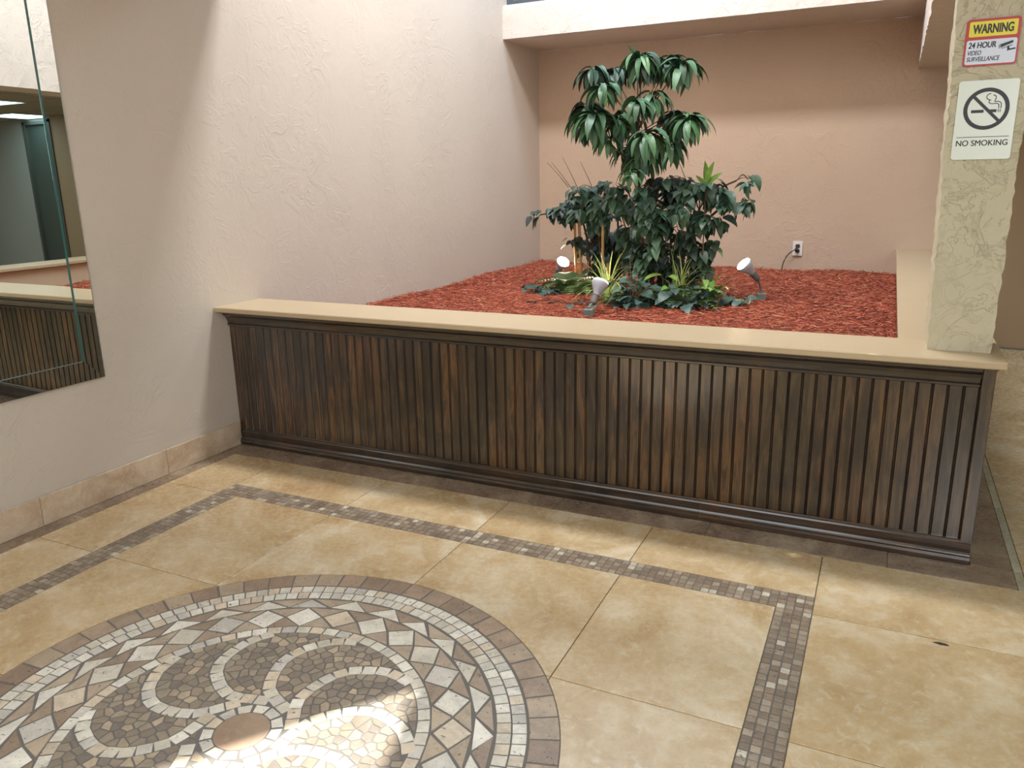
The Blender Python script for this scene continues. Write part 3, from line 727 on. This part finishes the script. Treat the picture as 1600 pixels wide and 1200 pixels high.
# ------------------------------------------------------------------ outlet and cord
M_plate = plain('plate_white', srgb(232, 228, 224), .35)
out_ = empty('wall_outlet', (2.245, 3.898, .706)); tag(out_, 'white duplex wall outlet with dark sockets on the back wall', 'outlet')
MB().cbox(-.037, .037, -.008, 0, -.058, .058, .002).build('cover_plate', M_plate, out_)
for s in (-1, 1):
    MB().prism(rrect(-.0165, .0165, s * .0195 - .014, s * .0195 + .014, .008), -.012, -.006).build('receptacle', plain('socket_dark', srgb(66, 62, 60), .4), out_)
cord = MB().tube(curve_pts([(2.238, 3.85, .700), (2.215, 3.852, .690), (2.18, 3.855, .66), (2.150, 3.858, .60), (2.142, 3.86, .56), (2.140, 3.86, .53)], 6), .004, 8)
cord.cbox(2.228, 2.25, 3.846, 3.884, .69, .712, .003)
tag(cord.build('power_cord', plain('cord_dark', srgb(60, 44, 36), .5), smooth=True), 'dark power cord curving from the wall outlet into the mulch', 'cord')

# ------------------------------------------------------------------ planter spotlights
M_bulb = plain('bulb_grey_white', srgb(190, 196, 206), .35)
M_sock = plain('socket_cast_grey', srgb(120, 118, 116), .5, .3)
M_box = plain('junction_box_grey', srgb(120, 134, 128), .55)
def spot(lbl, base, sock, tip, strength, boxrot=0.0):
    root = empty('spotlight', base); tag(root, lbl, 'spotlight')
    B_ = Vector(base); sk = Vector(sock) - B_; tp_ = Vector(tip) - B_; ax = (tp_ - sk).normalized(); Lb = (tp_ - sk).length
    MB().cbox(-.026, .026, -.02, .02, -.02, .045, .004).lathe([(.012, 0), (.012, .012)], (0, 0, .045), (0, 0, 1), 12).build('junction_box', M_box, root, rot=(0, 0, boxrot))
    MB().tube([(0, 0, .05), sk * .5 + Vector((0, 0, .03)), sk], .006, 8).build('swivel_arm', M_sock, root)
    MB().lathe([(.010, -.01), (.019, -.004), (.021, .004), (.021, .04), (.023, .044), (.023, .05), (.019, .052)], sk, ax, 20).build('socket', M_sock, root, smooth=False)
    b = MB().lathe([(.016, .048), (.0175, .056), (.019, .060), (.028, .078), (.040, .100), (.0465, .115), (.0475, .124), (.046, .130)], sk, ax, 28).build('bulb', M_bulb, root, smooth=True)
    MB().lathe([(.0455, .1302), (.043, .136), (.034, .141), (.02, .144), (.004, .145)], sk, ax, 28).build('lens', emis('lens_glow', (1.0, .80, .52), strength), b, smooth=True)
    return root
mzf = lambda x, y: float(mz(np.array(x), np.array(y)))
spot('lit spotlight half behind leaves, at the left rear of the plants', (.72, 2.52, mzf(.72, 2.52)), (.70, 2.60, .60), (.775, 2.54, .70), 110)
spot('spotlight seen from behind aiming up into the plants, nearest the ledge', (1.42, 1.30, mzf(1.42, 1.3)), (1.425, 1.36, .60), (1.445, 1.44, .72), 110)
spot('lit spotlight at the right of the plants, near the outlet', (2.215, 2.22, mzf(2.215, 2.22)), (2.19, 2.20, .665), (2.115, 2.155, .75), 110, .4)

# ------------------------------------------------------------------ foliage
def leaf_mesh(name, L, Wd, kind, a0, a1, fold=.25, n=6, twist=0.0, mat=None, pw=1.0):
    pos = Vector((0, 0, 0)); v = []; f = []
    for i in range(n + 1):
        s = i / n; ang = math.radians(a0 + (a1 - a0) * s ** pw)
        if kind == 'lance': wq = Wd * (math.sin(PI * min(1, s ** .75 * .97 + .03)) ** .8)
        elif kind == 'ovate': wq = Wd * (math.sin(PI * s ** .62) ** .9) * (1 - .15 * s)
        else: wq = Wd * (1 - s ** 3) * (.5 + .5 * min(1, s * 4))
        if i == n: wq = .0004
        nrm = Vector((-math.sin(ang), 0, math.cos(ang))); side = Vector((0, 1, 0))
        v += [pos + side * wq / 2 + nrm * fold * wq / 2, pos, pos - side * wq / 2 + nrm * fold * wq / 2]
        pos = pos + Vector((math.cos(ang), 0, math.sin(ang))) * L / n
    for i in range(n):
        for k in (0, 1): f.append((i * 3 + k, i * 3 + k + 1, i * 3 + 4 + k, i * 3 + 3 + k))
    me = mesh(name, v, f, True); me.materials.append(mat); return me
def leafmat(name, cols, rough=.42):
    n = N(name); oi = n.new('ShaderNodeObjectInfo'); c = n.ramp(oi.outputs['Random'], [(i / (len(cols) - 1), srgb(*q)) for i, q in enumerate(cols)])
    v = n.coords(3.0); c = n.mix(n.math('MULTIPLY', n.noise(v, 30, 3), .5), c, srgb(*[min(255, int(q * 1.45 + 12)) for q in cols[1]]))
    n.base(c); n.rough(rough); n.p.inputs['Specular IOR Level'].default_value = .45
    return n.m
LM_tree = leafmat('mango_leaf', [(40, 68, 48), (54, 84, 56), (52, 78, 68), (66, 104, 62), (46, 76, 58), (82, 122, 70)])
LM_ficus = leafmat('ficus_leaf', [(40, 60, 48), (54, 80, 62), (62, 76, 72), (48, 66, 46), (74, 108, 90), (42, 54, 46)])
LM_lime = leafmat('lime_leaf', [(84, 118, 52), (98, 134, 58), (76, 112, 52), (108, 130, 66)])
LM_grass = leafmat('strap_leaf', [(150, 168, 96), (126, 150, 84), (186, 186, 128), (104, 128, 70)])
LM_fern = leafmat('fern_leaf', [(66, 88, 48), (84, 104, 60), (60, 82, 56), (92, 112, 58)])
LM_ivy = leafmat('ivy_leaf', [(40, 60, 54), (52, 76, 68), (42, 58, 54), (58, 80, 68)])
M_stem = plain('stem_brown_green', srgb(74, 60, 44), .7)
M_trunk = plain('trunk_brown', srgb(66, 50, 38), .8)
M_bamboo = N('bamboo_pole'); v_ = M_bamboo.coords(4, (1, 1, 6)); M_bamboo.base(M_bamboo.mix(M_bamboo.noise(v_, 8, 3), srgb(184, 140, 78), srgb(216, 176, 110))); M_bamboo.rough(.45); M_bamboo = M_bamboo.m
R = random.Random(11)
class Leaves:
    """collects leaves of one plant; the 298 nearest the viewer's side become parts, the rest one joined part"""
    def __init__(s, root, T): s.root = root; s.T = Vector(T); s.L = []
    def add(s, me, q, rot, sc_): s.L.append((me, Vector(q), rot, sc_))
    def done(s, mats, limit=298):
        s.L.sort(key=lambda l: (l[1] - CAM).length)
        for me, q, rot, k in s.L[:limit]:
            o = link('leaf', me, None, s.root, q - s.T, rot); o.scale = (k,) * 3
        rest = MB()
        from mathutils import Euler
        for me, q, rot, k in s.L[limit:]:
            Mx = Matrix.Translation(q - s.T) @ Euler(rot).to_matrix().to_4x4() @ Matrix.Scale(k, 4)
            rest.add([Mx @ v.co for v in me.vertices], [tuple(p.vertices) for p in me.polygons], R.randrange(len(mats)))
        if rest.v:
            o = rest.build('foliage', mats, s.root, smooth=True); o['kind'] = 'stuff'
def joined_mats(name, cols): return [plain('%s_%d' % (name, i), srgb(*c), .42) for i, c in enumerate(cols)]
JM_tree = joined_mats('mango_inner', [(38, 64, 46), (46, 76, 54), (48, 72, 62), (60, 94, 58)])
JM_ficus = joined_mats('ficus_inner', [(38, 58, 46), (50, 74, 58), (56, 70, 66), (46, 64, 46)])

# --- tall drooping-leaf tree
T0 = Vector((1.50, 2.05, MZ))
tree = empty('drooping_leaf_tree', tuple(T0)); tag(tree, 'tall tree with drooping lance-shaped green leaves in tiered clusters, centre of planter', 'plant')
lm = [leaf_mesh('leaf', .19, .046, 'lance', 45, -88, .3, 7, mat=LM_tree, pw=.42), leaf_mesh('leaf', .17, .042, 'lance', 10, -90, .3, 6, mat=LM_tree, pw=.4), leaf_mesh('leaf', .21, .050, 'lance', 50, -86, .25, 7, mat=LM_tree, pw=.5),
      leaf_mesh('leaf', .17, .044, 'lance', -30, -88, .3, 5, mat=LM_tree, pw=.5)]
CL = [((1.185, 2.0, 1.905), .09), ((1.269, 2.15, 1.911), .09), ((1.303, 1.85, 1.800), .09), ((1.490, 2.0, 1.960), .10), ((1.57, 2.2, 1.955), .099), ((1.725, 2.0, 1.905), .10),
      ((1.110, 2.1, 1.71), .105), ((1.23, 1.9, 1.64), .12), ((1.30, 2.3, 1.668), .091), ((1.50, 1.85, 1.70), .08), ((1.573, 1.95, 1.735), .09), ((1.674, 2.1, 1.63), .10), ((1.80, 1.9, 1.60), .10),
      ((1.583, 1.8, 1.505), .105), ((1.66, 2.0, 1.47), .10), ((1.365, 2.2, 1.45), .10), ((1.531, 1.7, 1.30), .07), ((1.15, 2.05, 1.62), .10), ((1.40, 2.2, 1.95), .09), ((1.64, 2.05, 1.93), .09), ((1.36, 2.0, 1.62), .09), ((1.72, 2.1, 1.62), .1), ((1.50, 2.0, 1.40), .1), ((1.30, 1.95, 1.50), .08)]
trk = [Vector((1.50, 2.06, MZ - .03)), Vector((1.50, 2.05, .9)), Vector((1.47, 2.05, 1.25)), Vector((1.46, 2.04, 1.55)), Vector((1.47, 2.03, 1.72))]
tk = MB().tube([q - T0 for q in curve_pts([tuple(q) for q in trk], 4)], [.014 - .0005 * i for i in range(17)], 8)
tk.tube([q - T0 for q in curve_pts([(1.54, 2.1, MZ - .03), (1.56, 2.1, 1.0), (1.53, 2.08, 1.4), (1.50, 2.04, 1.60)], 4)], .008, 8)
tk.build('trunk', M_trunk, tree, smooth=True)
LV = Leaves(tree, T0)
for (c, r) in CL:
    c = Vector(c); a = trk[3] if c.z > 1.6 else trk[2]
    a = Vector((a.x, a.y, min(a.z, c.z - .1)))
    MB().tube([q - T0 for q in curve_pts([tuple(a), tuple((a + c) / 2 + Vector((0, 0, .02))), tuple(c)], 4)], .0034, 6).build('branch', M_stem, tree, smooth=True)
    nl = 27 if r > .08 else 14
    for k in range(nl):
        yaw_ = 2 * PI * (k * .382 + R.uniform(-.04, .04))
        m_ = lm[[0, 2, 1, 3][k % 4]]
        LV.add(m_, c + Vector((R.uniform(-.012, .012), R.uniform(-.012, .012), R.uniform(-.035, .012))), (R.uniform(-.3, .3), R.uniform(-.15, .25), yaw_), (r / .1) * R.uniform(.85, 1.1))
LV.done(JM_tree)
up_leaf = leaf_mesh('leaf', .12, .026, 'lance', 4, -8, .3, 5, mat=LM_tree)
for p_, d_ in (((1.475, 2.0, 1.95), (-.08, 0, .085)), ((1.772, 2.0, 1.895), (.03, 0, .045))):
    d = Vector(d_); o = link('leaf', up_leaf, None, tree, Vector(p_) - T0); o.rotation_euler = (d.to_track_quat('X', 'Z') @ Matrix.Rotation(math.radians(72), 4, 'X').to_quaternion()).to_euler(); o.scale = (d.length / .12,) * 3

# --- ficus bushes
fl = [leaf_mesh('leaf', .090, .050, 'ovate', 8, -38, .22, 5, mat=LM_ficus), leaf_mesh('leaf', .076, .046, 'ovate', 0, -20, .3, 5, mat=LM_ficus), leaf_mesh('leaf', .105, .054, 'ovate', 15, -60, .18, 6, mat=LM_ficus)]
def bush(name, label, root_p, vols, nleafs, trunks, twigs=(), poles=(), inner=None):
    T = Vector(root_p); root = empty(name, root_p); tag(root, label, 'plant')
    for pts in trunks: MB().tube([Vector(q) - T for q in curve_pts(pts, 4)], [.009 - .004 * i / (4 * (len(pts) - 1)) for i in range(4 * (len(pts) - 1) + 1)], 7).build('trunk', M_trunk, root, smooth=True)
    st = MB(); tot = sum(v[3] for v in vols); LV = Leaves(root, T)
    for (c, rx, rz, wgt) in vols:
        c = Vector(c); cnt = int(nleafs * wgt / tot); nb = max(2, cnt // 8)
        near = min((Vector(q) for pts in trunks for q in pts), key=lambda q: (q - c).length)
        for b in range(nb):
            while True:
                d = Vector((R.uniform(-1, 1), R.uniform(-1, 1), R.uniform(-1, 1)))
                if .35 < d.length < 1: break
            e = c + Vector((d.x * rx, d.y * min(rx, .16) * 1.1, d.z * rz)); mid = (near + e) / 2 + Vector((0, 0, .03)); pts = curve_pts([tuple(near), tuple(mid), tuple(e)], 4)
            st.tube([q - T for q in pts], .0020, 4)
            per = cnt // nb + (1 if b < cnt % nb else 0)
            for i in range(per):
                q = pts[-1].lerp(pts[-4], min(1, i * .10 * R.uniform(.6, 1.3)))
                outw = (q - c); az = math.atan2(outw.y - .25, outw.x) + R.gauss(0, .9)
                q = q + Vector((R.uniform(-.03, .03), R.uniform(-.03, .03), R.uniform(-.035, .02)))
                LV.add(R.choice(fl), q, (R.uniform(-.5, .5), R.uniform(.1, 1.1), az), R.uniform(.85, 1.2))
    LV.done(JM_ficus)
    o = st.build('branch', M_stem, root, smooth=True); o['kind'] = 'stuff'
    for a, b in twigs: MB().tube([Vector(a) - T, (Vector(a) + Vector(b)) / 2 - T + Vector((0, 0, .006)), Vector(b) - T], [.0014, .002, .0028], 5).build('twig', M_stem, root)
    for a, b, r in poles:
        a = Vector(a); b = Vector(b); pb = MB(); m = 5
        pts = []; rs = []
        for i in range(m):
            t0 = i / m; t1 = (i + 1) / m
            for t_, rr_ in ((t0 + .005, 1.12), (t0 + .02, .98), (t1 - .02, .98), (t1 - .005, 1.12)): pts.append(a.lerp(b, t_) - T); rs.append(r * rr_)
        pb.tube(pts, rs, 10); pb.build('bamboo_pole', M_bamboo, root, smooth=True)
    return root
bush('ficus_bush', 'dark broad-leaved bush on bamboo poles, left of the tall tree', (1.05, 2.5, MZ),
     [((.91, 2.4, 1.09), .14, .12, 9), ((1.098, 2.3, 1.18), .17, .08, 7), ((1.27, 2.2, 1.13), .15, .15, 9), ((1.043, 2.35, 1.02), .18, .10, 8), ((.80, 2.35, 1.06), .06, .05, 1.8), ((.69, 2.25, 1.04), .03, .02, .7), ((.87, 2.45, .89), .05, .06, 1.2), ((1.36, 2.2, .95), .10, .12, 4), ((1.04, 2.65, .82), .09, .16, 10), ((1.16, 2.7, .78), .09, .16, 9), ((1.34, 2.5, .75), .09, .14, 8), ((.90, 2.6, .80), .05, .06, 1.6), ((1.00, 2.7, .66), .10, .07, 6)], 900,
     [[(1.0, 2.5, MZ - .03), (.99, 2.48, .8), (.95, 2.42, 1.05), (.93, 2.4, 1.15)], [(1.12, 2.48, MZ - .03), (1.1, 2.4, .85), (1.1, 2.33, 1.1), (1.1, 2.3, 1.2)], [(1.26, 2.4, MZ - .03), (1.27, 2.3, .8), (1.28, 2.22, 1.1), (1.29, 2.2, 1.2)], [(.95, 2.42, 1.05), (.85, 2.36, 1.06), (.70, 2.27, 1.04)]],
     [((.71, 2.4, 1.389), (.87, 2.4, 1.22)), ((.744, 2.4, 1.388), (.90, 2.4, 1.20)), ((.825, 2.4, 1.42), (.943, 2.4, 1.20)), ((.955, 2.4, 1.387), (1.05, 2.4, 1.20))],
     [((.894, 2.5, MZ - .02), (.873, 2.5, 1.0), .010), ((.929, 2.5, MZ - .02), (.909, 2.5, 1.0), .011), ((1.180, 2.25, MZ - .02), (1.170, 2.25, 1.02), .009), ((1.205, 2.3, MZ - .02), (1.195, 2.3, .72), .011)])
bush('ficus_bush', 'dark dense broad-leaved bush spreading right of the tall tree', (1.68, 2.15, MZ),
     [((1.626, 2.1, 1.22), .17, .10, 8), ((1.82, 2.1, 1.20), .16, .09, 8), ((1.698, 2.0, 1.03), .19, .15, 11), ((1.86, 2.1, 1.03), .13, .12, 7), ((1.50, 1.95, 1.08), .13, .15, 8), ((1.98, 2.1, 1.16), .07, .06, 2.6), ((2.08, 2.1, 1.11), .05, .03, 1.2), ((2.13, 2.1, 1.265), .03, .02, .8), ((1.76, 2.15, .82), .16, .13, 9), ((1.572, 2.0, .82), .12, .14, 7), ((1.90, 2.15, .86), .04, .07, 1.5), ((1.65, 2.3, .68), .18, .10, 7), ((1.42, 2.2, .78), .09, .13, 6), ((1.88, 2.1, .78), .07, .10, 3)], 1000,
     [[(1.66, 2.18, MZ - .03), (1.66, 2.15, .8), (1.65, 2.12, 1.1), (1.63, 2.1, 1.25)], [(1.78, 2.2, MZ - .03), (1.79, 2.18, .8), (1.83, 2.13, 1.08), (1.95, 2.1, 1.20), (2.05, 2.1, 1.25)], [(1.58, 2.1, MZ - .03), (1.57, 2.0, .8), (1.53, 1.93, 1.1)], [(1.86, 2.12, 1.0), (1.98, 2.1, 1.10), (2.08, 2.1, 1.12)]],
     [((1.603, 2.4, 1.422), (1.70, 2.3, 1.26)), ((1.95, 2.1, 1.20), (2.08, 2.1, 1.265)), ((2.08, 2.1, 1.265), (2.15, 2.1, 1.25))])

# --- bright upright sprig
sp = empty('leaf_sprig', (1.891, 2.0, 1.10)); tag(sp, 'bright green upright leaf sprig on top of the right-hand bush', 'plant')
ul = leaf_mesh('leaf', .14, .040, 'lance', 6, -10, .3, 6, mat=LM_lime)
MB().tube([(0, 0, -.28), (0, 0, -.1), (0, 0, .14)], .004, 6).build('stem', M_stem, sp)
for d_, s_ in (((-.01, 0, .13), 1), ((.04, 0, .125), 1), ((.085, -.01, .06), .85), ((-.05, -.03, .05), .6)):
    d = Vector(d_); o = link('leaf', ul, None, sp, (0, 0, .13)); o.rotation_euler = (d.to_track_quat('X', 'Z') @ Matrix.Rotation(math.radians(72), 4, 'X').to_quaternion()).to_euler(); o.scale = (s_,) * 3

# --- strap-leaved tufts
def tuft(name, label, p, nb, Lr, spread, mat, wd=.008, cat='plant', lean=None):
    root = empty(name, p); tag(root, label, cat)
    ms = [leaf_mesh('blade', 1.0, wd / .25, 'strap', a0, a1, .3, 8, mat=mat) for a0, a1 in ((78, 20), (84, -30), (70, -80), (88, 50))]
    for k in range(nb):
        o = link('blade', R.choice(ms), None, root, (R.uniform(-.02, .02), R.uniform(-.02, .02), 0)); L_ = R.uniform(*Lr)
        az = R.uniform(0, 2 * PI) if not lean else R.gauss(lean, 1.2)
        o.rotation_euler = (0, R.uniform(-spread, spread), az); o.scale = (L_, R.uniform(.2, .3), L_)
    return root
tuft('spider_plant', 'pale strappy grass tuft lit by the front spotlight', (1.38, 1.74, mzf(1.38, 1.74)), 70, (.14, .38), .3, LM_grass)
tuft('spider_plant', 'loose strappy tuft with long arching blades, right front of the bushes', (1.76, 1.98, mzf(1.76, 1.98)), 38, (.18, .46), .45, LM_grass)
tuft('grass_tuft', 'small yellow green grass tuft beside the right spotlight side of the bush', (1.93, 2.08, mzf(1.93, 2.08)), 26, (.08, .26), .5, LM_lime, .010)
tuft('grass_tuft', 'green grass tuft in front of the left rear spotlight', (.86, 2.38, mzf(.86, 2.38)), 34, (.08, .20), .6, LM_fern, .007)

# --- ferns
def frond_mesh(L, mat):
    v = []; f = []; pos = Vector((0, 0, 0)); n_ = 14
    for i in range(n_ + 1):
        s = i / n_; ang = math.radians(55 - 95 * s); wq = .09 * (math.sin(PI * (s * .9 + .1)) ** .8) * (L / .25)
        d = Vector((math.cos(ang), 0, math.sin(ang)))
        for sg in (-1, 1):
            b = len(v); v += [pos, pos + d * .010, pos + Vector((0, sg * wq * .55, .004)) + d * .014, pos + Vector((0, sg * wq, -.006)) + d * .016]; f += [(b, b + 1, b + 2) if sg > 0 else (b, b + 2, b + 1), (b, b + 2, b + 3) if sg > 0 else (b, b + 3, b + 2)]
        if i < n_:
            q = pos + d * L / n_; b = len(v); v += [pos + Vector((0, .0014, 0)), pos - Vector((0, .0014, 0)), q - Vector((0, .0012, 0)), q + Vector((0, .0012, 0))]; f.append((b, b + 1, b + 2, b + 3)); pos = q
    me = mesh('frond', v, f); me.materials.append(mat); return me
fm = [frond_mesh(.16, LM_fern), frond_mesh(.21, LM_fern)]
def fern(label, p, nf, s0=1.0):
    root = empty('fern', p); tag(root, label, 'plant')
    for k in range(nf):
        o = link('frond', R.choice(fm), None, root, (R.uniform(-.015, .015), R.uniform(-.015, .015), 0), (0, R.uniform(-.2, .5), 2 * PI * k / nf + R.uniform(-.3, .3))); s_ = s0 * R.uniform(.75, 1.1); o.scale = (s_,) * 3
for lb, p, nf, s0 in (('low spreading dull green fern at the left end of the plants', (.95, 2.20, 0), 26, 1.25), ('fern at the foot of the bamboo poles', (1.12, 2.10, 0), 20, 1.2), ('olive fern behind the front spotlight, right of the pale tuft', (1.47, 1.74, 0), 18, .95),
                      ('green fern in the shade below the middle of the right bush', (1.68, 1.88, 0), 22, 1.4), ('fern at the front right corner of the plants', (1.84, 1.88, 0), 20, 1.2), ('fern standing tall at the right rear of the plants', (1.82, 2.2, .12), 14, 1.3)):
    fern(lb, (p[0], p[1], mzf(p[0], p[1]) + p[2] * 0), nf, s0)

# --- ivy-like ground plants
iv = [leaf_mesh('leaf', .085, .062, 'ovate', 10, -30, .15, 5, mat=LM_ivy), leaf_mesh('leaf', .07, .055, 'ovate', 25, -25, .2, 5, mat=LM_ivy)]
def ivy(label, p, nl, sx, sy, h, mats=None, name='ground_ivy'):
    root = empty(name, p); tag(root, label, 'plant'); st = MB()
    for k in range(nl):
        q = Vector((R.gauss(0, sx), R.gauss(0, sy), abs(R.gauss(0, h)) + .015)); 
        st.tube([(0, 0, 0), q * .5 + Vector((0, 0, .02)), q], .0016, 5)
        o = link('leaf', R.choice(iv if mats is None else mats), None, root, q, (R.uniform(-.5, .5), R.uniform(-.2, .8), math.atan2(q.y - .05, q.x) + R.uniform(-.8, .8))); s_ = R.uniform(.8, 1.25); o.scale = (s_,) * 3
    st.build('stem', M_stem, root)
li = [leaf_mesh('leaf', .12, .045, 'lance', 25, -40, .25, 6, mat=LM_lime)]
for lb, p, nl, sx, sy, h, mt in (('blue green ivy clump right of the front spotlight', (1.565, 1.64), 60, .055, .06, .08, None), ('ivy leaves lying low along the front of the right bush', (1.76, 1.76), 56, .09, .05, .05, None),
                                 ('big round dark leaves at the right foot of the bush', (1.93, 1.90), 30, .05, .05, .05, None), ('sparse grey green leaves lying left of the plants', (.84, 2.02), 22, .07, .05, .015, None), ('few fallen leaves on the mulch in front of the left fern', (1.18, 1.62), 9, .13, .05, .004, None),
                                 ('small leaf clump at the foot of the right spotlight', (2.12, 1.95), 12, .03, .03, .02, None), ('bright lime leaves low at the front of the right bush', (1.70, 1.86), 9, .03, .03, .07, li), ('lime leaves at the right edge of the plants', (1.97, 2.02), 9, .04, .03, .06, li)):
    ivy(lb, (p[0], p[1], mzf(p[0], p[1])), nl, sx, sy, h, mt)

# chip of dirt in a floor joint
tag(MB().add([(3.105, -.512, .0), (3.125, -.520, 0), (3.150, -.517, 0), (3.146, -.508, 0), (3.122, -.507, 0), (3.126, -.513, .005)], [(4, 3, 2, 1, 0), (0, 1, 5), (1, 2, 5), (2, 3, 5), (3, 4, 5), (4, 0, 5)]).build('debris', plain('debris_dark', srgb(52, 50, 40), .8)), 'tiny dark scrap lying on a floor joint at the right', 'debris')
